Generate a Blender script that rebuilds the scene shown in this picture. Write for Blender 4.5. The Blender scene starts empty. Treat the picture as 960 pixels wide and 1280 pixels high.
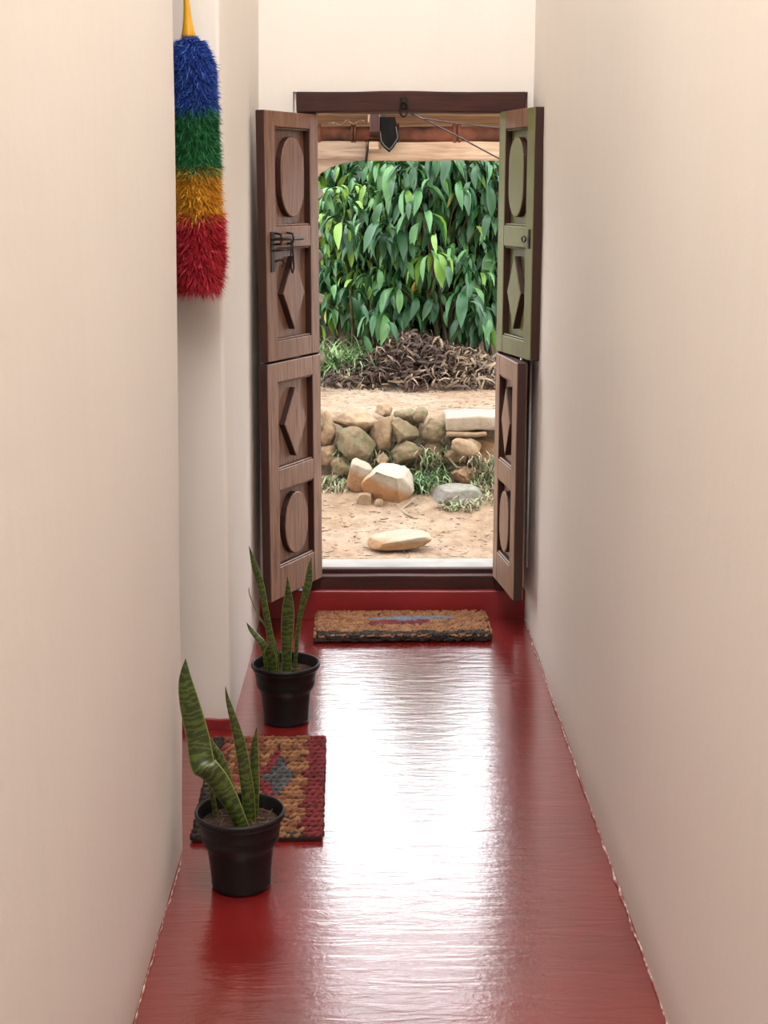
import bpy, bmesh, math, random
from mathutils import Vector, Matrix, noise
SC = bpy.context.scene
COL = SC.collection
R = math.radians
PI = math.pi

# ------------------------------------------------------------------ camera
cam_d = bpy.data.cameras.new('camera')
cam = bpy.data.objects.new('camera', cam_d); COL.objects.link(cam)
cam_d.sensor_fit = 'VERTICAL'; cam_d.sensor_height = 24.0
cam_d.lens = 1850.0 / 1280.0 * 24.0
cam.location = (0, 0, 1.6)
cam.rotation_euler = (PI/2 - 0.21397, 0, -0.007395)
cam_d.clip_start = 0.05
SC.camera = cam

# ------------------------------------------------------------------ world: even overcast sky
W = bpy.data.worlds.new('overcast_sky'); SC.world = W
W.use_nodes = True
bg = W.node_tree.nodes['Background']
bg.inputs['Color'].default_value = (0.93, 0.97, 1.0, 1)
bg.inputs['Strength'].default_value = 7.5

def area(name, loc, rot, sx, sy, power, col):
    l = bpy.data.lights.new(name, 'AREA'); l.shape = 'RECTANGLE'; l.size = sx; l.size_y = sy
    l.energy = power; l.color = col
    o = bpy.data.objects.new(name, l); COL.objects.link(o); o.location = loc; o.rotation_euler = rot
    return o
# unseen area light, added overhead to light the corridor walls evenly
area('overhead_fill_light', (0.05, 1.75, 5.19), (0, 0, 0), 0.74, 4.7, 180, (1.0, 0.975, 0.96))

vs = SC.view_settings
vs.view_transform = 'Standard'; vs.look = 'None'; vs.gamma = 1.0; vs.use_curve_mapping = False
vs.exposure = 0.0
SC.cycles.max_bounces = 10; SC.cycles.diffuse_bounces = 6
SC.cycles.sample_clamp_indirect = 8.0

# ------------------------------------------------------------------ helpers: objects
def tag(o, label=None, cat=None, group=None, kind=None):
    if label: o['label'] = label
    if cat: o['category'] = cat
    if group: o['group'] = group
    if kind: o['kind'] = kind
    return o

def empty(name, loc=(0, 0, 0), rz=0.0, parent=None):
    o = bpy.data.objects.new(name, None); COL.objects.link(o)
    o.location = loc; o.rotation_euler = (0, 0, rz); o.empty_display_size = 0.05
    if parent: o.parent = parent
    return o

def obj(name, bm, mats, parent=None, loc=None, smooth=False):
    me = bpy.data.meshes.new(name)
    bm.to_mesh(me); bm.free()
    for m in (mats if isinstance(mats, (list, tuple)) else [mats]): me.materials.append(m)
    if smooth:
        me.polygons.foreach_set('use_smooth', [True] * len(me.polygons))
    o = bpy.data.objects.new(name, me); COL.objects.link(o)
    if parent: o.parent = parent
    if loc: o.location = loc
    return o

def from_lists(name, vs_, fs_, mats, parent=None, mi=None, smooth=True, uvs=None):
    me = bpy.data.meshes.new(name)
    me.from_pydata(vs_, [], fs_)
    for m in (mats if isinstance(mats, (list, tuple)) else [mats]): me.materials.append(m)
    if mi: me.polygons.foreach_set('material_index', mi)
    if smooth: me.polygons.foreach_set('use_smooth', [True] * len(me.polygons))
    if uvs:
        ul = me.uv_layers.new(name='UVMap')
        for lp in me.loops: ul.data[lp.index].uv = uvs[lp.vertex_index]
    o = bpy.data.objects.new(name, me); COL.objects.link(o)
    if parent: o.parent = parent
    return o

def smooth(a, b, x):
    t = min(1, max(0, (x-a)/(b-a))); return t*t*(3-2*t)

# ------------------------------------------------------------------ helpers: shapes in a bmesh
def add_box(bm, x0, x1, y0, y1, z0, z1, bev=0.0, seg=1):
    r = bmesh.ops.create_cube(bm, size=1.0)
    for v in r['verts']:
        v.co = Vector(((x0+x1)/2 + v.co.x*(x1-x0), (y0+y1)/2 + v.co.y*(y1-y0), (z0+z1)/2 + v.co.z*(z1-z0)))
    if bev > 0:
        es = list({e for v in r['verts'] for e in v.link_edges})
        bmesh.ops.bevel(bm, geom=es, offset=bev, segments=seg, affect='EDGES', profile=0.6)
    return bm

def box(x0, x1, y0, y1, z0, z1, bev=0.0, seg=1):
    return add_box(bmesh.new(), x0, x1, y0, y1, z0, z1, bev, seg)

def subdiv_long(bm, cell):
    for _ in range(8):
        es = [e for e in bm.edges if e.calc_length() > cell * 1.5]
        if not es: break
        bmesh.ops.subdivide_edges(bm, edges=es, cuts=1, use_grid_fill=True)

def wobble(bm, amp, freq, off=0.0):
    for v in bm.verts:
        n = noise.noise_vector(v.co * freq + Vector((off, off, off)))
        v.co += n * amp

def add_tube(bm, pts, rad, n=8, cap=True):
    pts = [Vector(p) for p in pts]
    rads = rad if isinstance(rad, (list, tuple)) else [rad] * len(pts)
    rings = []
    side = None
    for i, p in enumerate(pts):
        d = (pts[min(i+1, len(pts)-1)] - pts[max(i-1, 0)]).normalized()
        if side is None:
            side = d.orthogonal().normalized()
        else:
            side = (side - d * side.dot(d))
            side = side.normalized() if side.length > 1e-6 else d.orthogonal().normalized()
        b = d.cross(side)
        rings.append([bm.verts.new(p + (side*math.cos(2*PI*k/n) + b*math.sin(2*PI*k/n)) * rads[i]) for k in range(n)])
    for a, c in zip(rings, rings[1:]):
        for k in range(n):
            bm.faces.new((a[k], a[(k+1) % n], c[(k+1) % n], c[k]))
    if cap:
        bm.faces.new(rings[0][::-1]); bm.faces.new(rings[-1])
    return bm

def tube(pts, rad, n=8):
    return add_tube(bmesh.new(), pts, rad, n)

def lathe(prof, n=40):
    bm = bmesh.new(); rings = []
    for r, z in prof:
        if r < 1e-5: rings.append([bm.verts.new((0, 0, z))])
        else: rings.append([bm.verts.new((r*math.cos(2*PI*k/n), r*math.sin(2*PI*k/n), z)) for k in range(n)])
    for a, c in zip(rings, rings[1:]):
        for k in range(n):
            q = [a[k % len(a)], a[(k+1) % len(a)], c[(k+1) % len(c)], c[k % len(c)]]
            u = []
            for v in q:
                if v not in u: u.append(v)
            if len(u) > 2: bm.faces.new(u)
    return bm

def prism(poly, y0, y1, chamfer=0.0):
    """closed outline in x,z pushed from y0 (back) to y1 (front), the front edge chamfered"""
    bm = bmesh.new()
    cx = sum(p[0] for p in poly) / len(poly); cz = sum(p[1] for p in poly) / len(poly)
    def ring(y, inset):
        out = []
        for (x, z) in poly:
            d = Vector((cx - x, cz - z)); L = d.length
            d = d / L * inset if L > 1e-6 else d
            out.append(bm.verts.new((x + d.x, y, z + d.y)))
        return out
    s = 1 if y1 > y0 else -1
    rs = [ring(y0, 0), ring(y1 - s*chamfer, 0)]
    if chamfer > 0: rs.append(ring(y1, chamfer))
    n = len(poly)
    for a, c in zip(rs, rs[1:]):
        for k in range(n): bm.faces.new((a[k], a[(k+1) % n], c[(k+1) % n], c[k]))
    bm.faces.new(rs[0]); bm.faces.new(rs[-1])
    bmesh.ops.recalc_face_normals(bm, faces=bm.faces)
    return bm

# ------------------------------------------------------------------ helpers: materials
class NT:
    def __init__(s, name):
        s.m = bpy.data.materials.new(name); s.m.use_nodes = True
        s.t = s.m.node_tree; s.b = s.t.nodes['Principled BSDF']
    def n(s, typ, **kw):
        d = s.t.nodes.new(typ)
        for k, v in kw.items():
            if k in d.inputs: d.inputs[k].default_value = v
            else: setattr(d, k, v)
        return d
    def l(s, a, b): s.t.links.new(a, b)
    def coord(s, which='Object', scale=(1, 1, 1), rot=(0, 0, 0)):
        tc = s.n('ShaderNodeTexCoord'); mp = s.n('ShaderNodeMapping')
        mp.inputs['Scale'].default_value = scale; mp.inputs['Rotation'].default_value = rot
        s.l(tc.outputs[which], mp.inputs['Vector']); return mp.outputs['Vector']
    def noise(s, vec, scale, detail=4, rough=0.55, dist=0.0):
        d = s.n('ShaderNodeTexNoise'); d.inputs['Scale'].default_value = scale; d.inputs['Detail'].default_value = detail
        d.inputs['Roughness'].default_value = rough; d.inputs['Distortion'].default_value = dist
        if vec is not None: s.l(vec, d.inputs['Vector'])
        return d.outputs['Fac']
    def ramp(s, fac, stops):
        d = s.n('ShaderNodeValToRGB'); e = d.color_ramp.elements
        while len(e) < len(stops): e.new(0.5)
        for i, (p, c) in enumerate(stops):
            e[i].position = p; e[i].color = (*c, 1) if len(c) == 3 else c
        s.l(fac, d.inputs['Fac']); return d.outputs['Color']
    def mix(s, fac, a, b, mode='MIX'):
        d = s.n('ShaderNodeMix'); d.data_type = 'RGBA'; d.blend_type = mode
        for sock, v in ((d.inputs[0], fac), (d.inputs[6], a), (d.inputs[7], b)):
            if hasattr(v, 'links'): s.l(v, sock)
            elif isinstance(v, (int, float)): sock.default_value = v
            else: sock.default_value = (*v, 1)
        return d.outputs[2]
    def math(s, op, a, b=None, c=None):
        d = s.n('ShaderNodeMath'); d.operation = op
        for i, v in enumerate((a, b, c)):
            if v is None: continue
            if hasattr(v, 'links'): s.l(v, d.inputs[i])
            else: d.inputs[i].default_value = v
        return d.outputs[0]
    def bump(s, h, strength=0.3, dist=0.01):
        d = s.n('ShaderNodeBump'); d.inputs['Strength'].default_value = strength; d.inputs['Distance'].default_value = dist
        s.l(h, d.inputs['Height']); s.l(d.outputs['Normal'], s.b.inputs['Normal']); s.l(d.outputs['Normal'], s.b.inputs['Coat Normal'])
    def col(s, c):
        if hasattr(c, 'links'): s.l(c, s.b.inputs['Base Color'])
        else: s.b.inputs['Base Color'].default_value = (*c, 1)
    def set(s, **kw):
        for k, v in kw.items(): s.b.inputs[k.replace('_', ' ')].default_value = v
        return s

def two_tone(name, a, b, scale, rough=0.8, which='Object', stretch=(1, 1, 1), bump=0.0, bscale=None, lo=0.3, hi=0.7, dist=0.005):
    t = NT(name); v = t.coord(which, stretch)
    f = t.noise(v, scale, 5)
    t.col(t.ramp(f, [(lo, a), (hi, b)])); t.set(Roughness=rough)
    if bump: t.bump(t.noise(v, bscale or scale*3, 6), bump, dist)
    return t.m

def srgb(r, g, b):
    f = lambda c: (c/255/12.92) if c/255 <= .04045 else ((c/255+.055)/1.055)**2.4
    return (f(r), f(g), f(b))

def wood(name, dark, mid, light, rough=0.55, axis='z', tint=None, edge=None):
    t = NT(name)
    st = {'z': (26, 26, 1.6), 'x': (1.6, 26, 26)}[axis]
    v = t.coord('Object', st)
    g = t.noise(v, 3.2, 8, 0.62, 0.6)
    c = t.ramp(g, [(0.28, dark), (0.5, mid), (0.74, light)])
    v2 = t.coord('Object', (1, 1, 1))
    w = t.noise(v2, 5.0, 4)
    c = t.mix(t.math('MULTIPLY', w, 0.55), c, dark, 'MIX')
    if tint:  # mottled olive-green tone mixed over the grain
        wn = t.ramp(t.noise(v2, 7.0, 6, 0.65), [(0.3, (0.35,)*3), (0.55, (0.95,)*3)])
        c = t.mix(wn, c, tint)
    if edge:   # weathered faces, dark-stained edges; shade in the panel grooves is painted in
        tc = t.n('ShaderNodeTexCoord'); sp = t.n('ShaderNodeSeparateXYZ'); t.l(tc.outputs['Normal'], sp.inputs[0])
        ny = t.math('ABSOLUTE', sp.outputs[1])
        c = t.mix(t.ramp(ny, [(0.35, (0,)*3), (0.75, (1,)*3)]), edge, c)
    t.col(c); t.set(Roughness=rough)
    t.bump(g, 0.25, 0.002)
    return t.m

# plaster of the corridor
def plaster(name, base, warm):
    t = NT(name); v = t.coord('Object')
    big = t.noise(v, 1.1, 4, 0.6)
    st = t.noise(t.coord('Object', (9, 9, 0.5)), 3.0, 4, 0.6)
    c = t.ramp(big, [(0.3, warm), (0.7, base)])
    c = t.mix(t.math('MULTIPLY', st, 0.35), c, tuple(x*0.93 for x in warm))
    t.col(c); t.set(Roughness=0.75)
    t.bump(t.noise(v, 16, 6, 0.6), 0.12, 0.01)
    return t.m
M_plaster = plaster('white_lime_plaster', (0.83, 0.793, 0.745), (0.80, 0.757, 0.705))
M_out_plaster = plaster('outer_plaster', (0.6, 0.55, 0.48), (0.5, 0.44, 0.36))

def red_floor():
    t = NT('red_oxide_floor'); v = t.coord('Object')
    f = t.noise(v, 2.2, 5, 0.6)
    c = t.ramp(f, [(0.3, (0.13, 0.007, 0.007)), (0.7, (0.20, 0.012, 0.011))])
    sp = t.noise(v, 60, 3, 0.6)
    c = t.mix(t.ramp(sp, [(0.66, (0,)*3), (0.74, (0.6,)*3)]), c, (0.07, 0.006, 0.006))
    t.col(c)
    rr = t.noise(v, 7, 5, 0.6)
    mr = t.n('ShaderNodeMapRange'); t.l(rr, mr.inputs[0])
    mr.inputs[3].default_value = 0.16; mr.inputs[4].default_value = 0.26
    t.l(mr.outputs[0], t.b.inputs['Roughness'])
    t.set(IOR=1.75, Coat_Weight=1.0, Coat_Roughness=0.12, Coat_IOR=1.65)
    a = t.noise(t.coord('Object', (0.45, 2.2, 1)), 14, 4, 0.55, 0.8)
    b2 = t.noise(v, 85, 4, 0.6, 0.6)
    b3 = t.noise(v, 150, 3, 0.6, 1.2)
    h = t.math('ADD', t.math('ADD', t.math('MULTIPLY', a, 0.75), t.math('MULTIPLY', b2, 0.14)), t.math('MULTIPLY', b3, 0.05))
    t.bump(h, 0.17, 0.012)
    return t.m
M_floor = red_floor()
M_step = two_tone('red_oxide_step', (0.19, 0.011, 0.014), (0.27, 0.018, 0.021), 3.0, 0.28, bump=0.15, bscale=30)

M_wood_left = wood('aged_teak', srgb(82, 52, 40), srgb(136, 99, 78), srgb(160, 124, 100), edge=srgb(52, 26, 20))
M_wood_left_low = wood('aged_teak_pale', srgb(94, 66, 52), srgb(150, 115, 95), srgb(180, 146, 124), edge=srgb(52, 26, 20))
M_wood_green = wood('aged_teak_olive', srgb(70, 56, 36), srgb(112, 96, 64), srgb(140, 124, 88), tint=srgb(114, 120, 74), edge=srgb(52, 26, 20))
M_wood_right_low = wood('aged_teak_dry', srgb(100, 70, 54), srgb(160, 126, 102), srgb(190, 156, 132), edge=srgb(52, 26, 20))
M_wood_dark = wood('dark_oiled_wood', srgb(34, 10, 7), srgb(62, 22, 15), srgb(78, 34, 24), 0.75, 'x')
M_wood_dark_v = wood('dark_oiled_wood_upright', srgb(40, 18, 14), srgb(66, 32, 24), srgb(84, 44, 34), 0.45, 'z')
M_wood_pale = wood('weathered_pale_wood', srgb(150, 120, 96), srgb(196, 166, 138), srgb(222, 196, 168), 0.8, 'x')
M_wood_grey = wood('weathered_grey_wood', srgb(116, 94, 78), srgb(170, 144, 122), srgb(196, 172, 150), 0.8, 'x')
M_plank = wood('roof_plank_wood', srgb(120, 84, 60), srgb(186, 146, 112), srgb(214, 178, 140), 0.8, 'x')
M_terra = two_tone('terracotta_tile', srgb(48, 26, 20), srgb(176, 108, 80), 7, 0.8, bump=0.2)
M_iron = two_tone('dark_iron', (0.012, 0.010, 0.009), (0.04, 0.034, 0.03), 30, 0.5); 
M_iron.node_tree.nodes['Principled BSDF'].inputs['Metallic'].default_value = 0.7
M_leather = two_tone('black_leather', (0.004, 0.0036, 0.0036), (0.010, 0.009, 0.008), 20, 0.8, bump=0.2)
for m_ in (M_leather,): m_.node_tree.nodes['Principled BSDF'].inputs['Specular IOR Level'].default_value = 0.12
M_rim = two_tone('worn_grey_seam', (0.05, 0.045, 0.04), (0.11, 0.10, 0.09), 40, 0.6)
M_wire = two_tone('brown_wire', (0.05, 0.025, 0.02), (0.09, 0.05, 0.04), 10, 0.6)
M_pale_strip = two_tone('pale_strip', (0.66, 0.63, 0.62), (0.74, 0.71, 0.70), 10, 0.35)
M_cement = two_tone('pale_cement', srgb(116, 112, 106), srgb(142, 138, 132), 6, 0.85, bump=0.2)
M_pot = two_tone('black_plastic', (0.006, 0.0055, 0.0055), (0.010, 0.009, 0.009), 14, 0.45, bump=0.05)
M_pot.node_tree.nodes['Principled BSDF'].inputs['IOR'].default_value = 1.36
M_soil = two_tone('potting_soil', (0.010, 0.005, 0.003), (0.036, 0.017, 0.010), 40, 0.95, bump=0.8, bscale=60, dist=0.01)

def dk(k): return lambda r, g, b: tuple(x*k for x in srgb(r, g, b))
earth = dk(0.39)
def soil_ground():
    t = NT('dry_earth'); v = t.coord('Object')
    f = t.noise(v, 1.3, 6, 0.65)
    c = t.ramp(f, [(0.3, earth(176, 140, 108)), (0.5, earth(206, 172, 138)), (0.7, earth(222, 196, 168))])
    g = t.noise(t.coord('Object', (1, 1, 1)), 14, 6, 0.7)
    c = t.mix(t.ramp(g, [(0.42, (0.0,)*3), (0.62, (0.55,)*3)]), c, earth(146, 106, 76))
    t.col(c); t.set(Roughness=0.95)
    t.bump(t.noise(v, 22, 8, 0.7), 0.6, 0.03)
    return t.m
M_ground = soil_ground()

def rock_mat(name, a, b, moss=None):
    t = NT(name); v = t.coord('Object')
    f = t.noise(v, 9, 7, 0.65, 0.4)
    c = t.ramp(f, [(0.3, a), (0.68, b)])
    if moss:
        c = t.mix(t.ramp(t.noise(v, 14, 6, 0.7), [(0.45, (0,)*3), (0.6, (0.75,)*3)]), c, moss)
    t.col(c); t.set(Roughness=0.92)
    t.bump(t.noise(v, 26, 8, 0.7), 0.7, 0.02)
    return t.m
M_rock_tan = rock_mat('tan_rock', earth(164, 126, 88), earth(226, 192, 152))
M_rock_orange = rock_mat('orange_rock', earth(176, 122, 78), earth(216, 176, 132))
M_rock_moss = rock_mat('mossy_rock', earth(140, 112, 78), earth(196, 170, 132), earth(128, 124, 76))
M_rock_grey = rock_mat('grey_rock', earth(150, 140, 126), earth(206, 198, 186), earth(140, 140, 112))
M_rock_dark = rock_mat('dark_lichened_rock', earth(92, 80, 58), earth(158, 138, 106), earth(96, 100, 62))
M_slab = rock_mat('pale_slab', earth(200, 176, 146), earth(232, 212, 186))

leaf_tone = dk(0.5)
def leaf_mat(name, c1, c2, rough=0.38):
    t = NT(name)
    oi = t.n('ShaderNodeObjectInfo')
    c = t.mix(oi.outputs['Random'], c1, c2)
    f = t.noise(t.coord('Object'), 18, 4)
    c = t.mix(t.math('MULTIPLY', f, 0.5), c, tuple(x*0.6 for x in c1))
    t.col(c); t.set(Roughness=rough, IOR=1.4)
    return t.m
M_leaf = [leaf_mat('leaf_deep_green', leaf_tone(38, 84, 46), leaf_tone(64, 122, 68)),
          leaf_mat('leaf_mid_green', leaf_tone(74, 134, 72), leaf_tone(116, 168, 96)),
          leaf_mat('leaf_bright_green', leaf_tone(120, 172, 62), leaf_tone(156, 196, 76)),
          leaf_mat('leaf_yellowing', leaf_tone(168, 164, 66), leaf_tone(190, 170, 70))]
M_thicket = leaf_mat('thicket_leaf', leaf_tone(40, 82, 42), leaf_tone(60, 104, 56), 0.5)
M_stem = two_tone('brown_stem', earth(92, 74, 52), earth(134, 112, 80), 12, 0.9)
M_grass = two_tone('weed_green', earth(156, 200, 116), earth(214, 240, 172), 6, 0.6)
M_grass_d = two_tone('weed_dark_green', earth(66, 104, 52), earth(104, 140, 78), 6, 0.6)
M_straw = two_tone('dry_straw', earth(164, 140, 108), earth(206, 186, 152), 6, 0.8)
M_dead = two_tone('dead_leaf_brown', earth(66, 44, 36), earth(118, 88, 70), 5, 0.8)
M_dead_pale = two_tone('dead_leaf_tan', earth(150, 122, 94), earth(196, 168, 134), 5, 0.8)

# ------------------------------------------------------------------ the corridor
CZ = 5.2
YE = 5.50            # end wall, inner face
def wall(name, x0, x1, y0, y1, z0, z1, amp=0.004, m=None, bev=0.012, cell=0.16, lean=None):
    bm = box(x0, x1, y0, y1, z0, z1, bev, 2)
    subdiv_long(bm, cell)
    wobble(bm, amp, 2.3)
    if lean:
        for v in bm.verts: v.co.x += max(0, min(v.co.z, 2.4))*(lean[0] + (lean[1]-lean[0])*(v.co.y-y0)/(y1-y0))
    o = obj(name, bm, m or M_plaster, smooth=True)
    return tag(o, kind='structure')

tag(wall('wall_left_near', -0.725, -0.475, -2.0, 3.43, -0.05, CZ + 0.05, lean=(0.0, 0.0185)), 'white plastered wall at the near side of the left doorway', 'wall')
tag(wall('wall_left_far', -0.725, -0.433, 4.262, 5.56, -0.05, CZ + 0.05, lean=(0.005, 0.014)), 'short white plastered wall between left doorway and wooden doors', 'wall')
tag(wall('wall_right', 0.577, 0.80, -2.0, 5.62, -0.05, CZ + 0.05, 0.005), 'long white plastered wall on the right of the corridor', 'wall')
wall('wall_back', -0.8, 0.8, -2.2, -2.0, -0.05, CZ + 0.05)

def end_wall():
    bm = bmesh.new()
    xs = [-4.0, -2.5, -1.5, -1.0, -0.725, -0.60, -0.433, -0.35, -0.285, -0.1, 0.05, 0.2, 0.35, 0.556, 0.64, 0.8, 1.5, 2.5, 4.0]
    zs = [-0.3, 0.0, 0.10, 0.4, 0.8, 1.2, 1.6, 1.945, 2.1, 2.3, 2.6, 3.4, 4.3, 5.35]
    V = {}
    def vt(i, k, y):
        if (i, k, y) not in V: V[(i, k, y)] = bm.verts.new((xs[i], y, zs[k]))
        return V[(i, k, y)]
    hx = (8, 13); hz = (2, 7)
    solid = lambda i, k: 0 <= i < len(xs)-1 and 0 <= k < len(zs)-1 and not (hx[0] <= i < hx[1] and hz[0] <= k < hz[1])
    Y0, Y1 = YE, 5.80
    for i in range(len(xs)-1):
        for k in range(len(zs)-1):
            if not solid(i, k): continue
            bm.faces.new((vt(i, k, Y0), vt(i+1, k, Y0), vt(i+1, k+1, Y0), vt(i, k+1, Y0)))
            bm.faces.new((vt(i, k, Y1), vt(i, k+1, Y1), vt(i+1, k+1, Y1), vt(i+1, k, Y1)))
            for (di, dk, a, b) in ((-1, 0, (i, k), (i, k+1)), (1, 0, (i+1, k+1), (i+1, k)), (0, -1, (i+1, k), (i, k)), (0, 1, (i, k+1), (i+1, k+1))):
                if not solid(i+di, k+dk):
                    bm.faces.new((vt(*a, Y0), vt(*b, Y0), vt(*b, Y1), vt(*a, Y1)))
    bmesh.ops.recalc_face_normals(bm, faces=bm.faces)
    o = obj('wall_end', bm, M_plaster)
    tag(o, 'white end wall above and around the wooden doorway', 'wall', kind='structure')
end_wall()

# floor with the doorway bay and side room on the left
bm = bmesh.new()
add_box(bm, -0.48, 0.60, -2.1, 5.47, -0.06, 0.0)
fl = obj('floor', bm, M_floor); tag(fl, 'polished red oxide corridor floor', 'floor', kind='structure')
bm = box(-2.6, -0.48, 2.4, 5.4, -0.06, 0.0)
tag(obj('floor_side_room', bm, M_floor), 'red floor of the side room through the left doorway', 'floor', kind='structure')
for nm, a in (('wall_side_room_far', (-2.6, -0.72, 5.2, 5.4)), ('wall_side_room_near', (-2.6, -0.72, 2.4, 2.6)), ('wall_side_room_left', (-2.8, -2.6, 2.4, 5.4))):
    wall(nm, *a, -0.05, 2.95)
bm = box(-2.8, -0.70, 2.2, 5.5, 2.9, 3.0); tag(obj('ceiling_side_room', bm, M_plaster), kind='structure')
wall('wall_door_head', -0.725, -0.475, 3.42, 4.27, 2.55, CZ + 0.05)
# ceiling, with a long recess above the added area light
bm = bmesh.new()
add_box(bm, -0.6, -0.32, -2.1, 5.5, CZ, CZ + 0.1); add_box(bm, 0.42, 0.7, -2.1, 5.5, CZ, CZ + 0.1)
add_box(bm, -0.32, 0.42, -2.1, -0.65, CZ, CZ + 0.1); add_box(bm, -0.32, 0.42, 4.15, 5.5, CZ, CZ + 0.1)
add_box(bm, -0.7, 0.8, -2.1, 5.6, CZ + 0.12, CZ + 0.2)
tag(obj('ceiling', bm, M_plaster), 'white plastered ceiling of the corridor', 'ceiling', kind='structure')

# red skirting patch at the foot of the far jamb, and rough seam along the right wall
bm = box(-0.74, -0.427, 4.252, 4.262, 0.0, 0.034, 0.004, 2); subdiv_long(bm, 0.02); wobble(bm, 0.007, 22)
tag(obj('baseboard_left', bm, M_step, smooth=True), 'red painted skirting at the foot of the left jamb', 'skirting', kind='structure')
rs = random.Random(4)
bm = bmesh.new()
pts = []
for i in range(150):
    y = -1.5 + i * 0.0465
    pts.append((0.574 + rs.uniform(-0.003, 0.003), y, 0.002 + rs.uniform(-0.002, 0.002)))
add_tube(bm, pts, [0.0026 + rs.uniform(-0.0012, 0.0016) for _ in pts], 5)
M_seam = two_tone('chipped_seam', (0.22, 0.06, 0.05), (0.62, 0.5, 0.44), 40, 0.7, lo=0.45, hi=0.66)
tag(obj('baseboard_right', bm, M_seam, smooth=True), 'rough chipped seam where red floor meets the right wall', 'seam', kind='structure')
pts = []
bm = bmesh.new()
for i in range(110):
    y = -1.5 + i * 0.0447
    pts.append((-0.472 + rs.uniform(-0.002, 0.003), y, 0.001 + rs.uniform(-0.002, 0.002)))
add_tube(bm, pts, [0.0018 + rs.uniform(-0.0008, 0.001) for _ in pts], 5)
tag(obj('baseboard_left_near', bm, M_seam, smooth=True), 'rough chipped seam where red floor meets the left wall', 'seam', kind='structure')

# red step below the doors
bm = box(-0.45, 0.60, 5.45, 5.60, -0.02, 0.108, 0.008, 3); subdiv_long(bm, 0.12); wobble(bm, 0.002, 5)
tag(obj('trim_step', bm, M_step, smooth=True), 'low red oxide step across the end of the corridor', 'step', kind='structure')

# door frame
fr = empty('trim_door_frame', (0, 5.47, 0))
tag(fr, 'dark wooden frame of the double doorway', 'door frame', kind='structure')
bm = box(-0.273, 0.546, -0.012, 0.09, 1.872, 1.944, 0.006, 2); subdiv_long(bm, 0.07); wobble(bm, 0.004, 7)
obj('lintel', bm, M_wood_dark, fr)
obj('post', box(-0.272, -0.202, 0.0, 0.09, 0.10, 1.875, 0.004), M_wood_dark_v, fr)
obj('post', box(0.462, 0.545, 0.0, 0.09, 0.10, 1.875, 0.004), M_wood_dark_v, fr)
bm = box(-0.272, 0.545, 0.005, 0.055, 0.104, 0.160, 0.005, 2); subdiv_long(bm, 0.08); wobble(bm, 0.002, 6)
obj('sill', bm, M_wood_dark, fr)
obj('sill_upstand', box(-0.21, 0.47, 0.052, 0.085, 0.10, 0.176, 0.003), M_wood_dark, fr)
# ring and staple on the lintel
hk = obj('staple_plate', box(0.098, 0.122, -0.021, -0.012, 1.885, 1.925, 0.003), M_iron, fr)
bm = bmesh.new()
add_tube(bm, [(0.110 + 0.014*math.cos(a), -0.026, 1.882 + 0.026*math.sin(a)) for a in [2*PI*k/18 for k in range(19)]], 0.0035, 6)
obj('ring', bm, M_iron, hk, smooth=True)

bm = box(-0.29, 0.56, 5.555, 5.84, -0.12, 0.139, 0.01, 2); subdiv_long(bm, 0.08); wobble(bm, 0.003, 6)
tag(obj('trim_outer_ledge', bm, M_cement, smooth=True), 'pale cement ledge outside the doorway', 'ledge', kind='structure')

# ------------------------------------------------------------------ panelled door leaves
def capsule(cx, cz, hw, hh, n=10):
    o = []
    for k in range(n+1):
        a = PI*k/n; o.append((cx + hw*math.cos(a), cz + hh - hw*1.25 + hw*1.25*math.sin(a)))
    for k in range(n+1):
        a = PI + PI*k/n; o.append((cx + hw*math.cos(a), cz - hh + hw*1.25 + hw*1.25*math.sin(a)))
    return o

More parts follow.
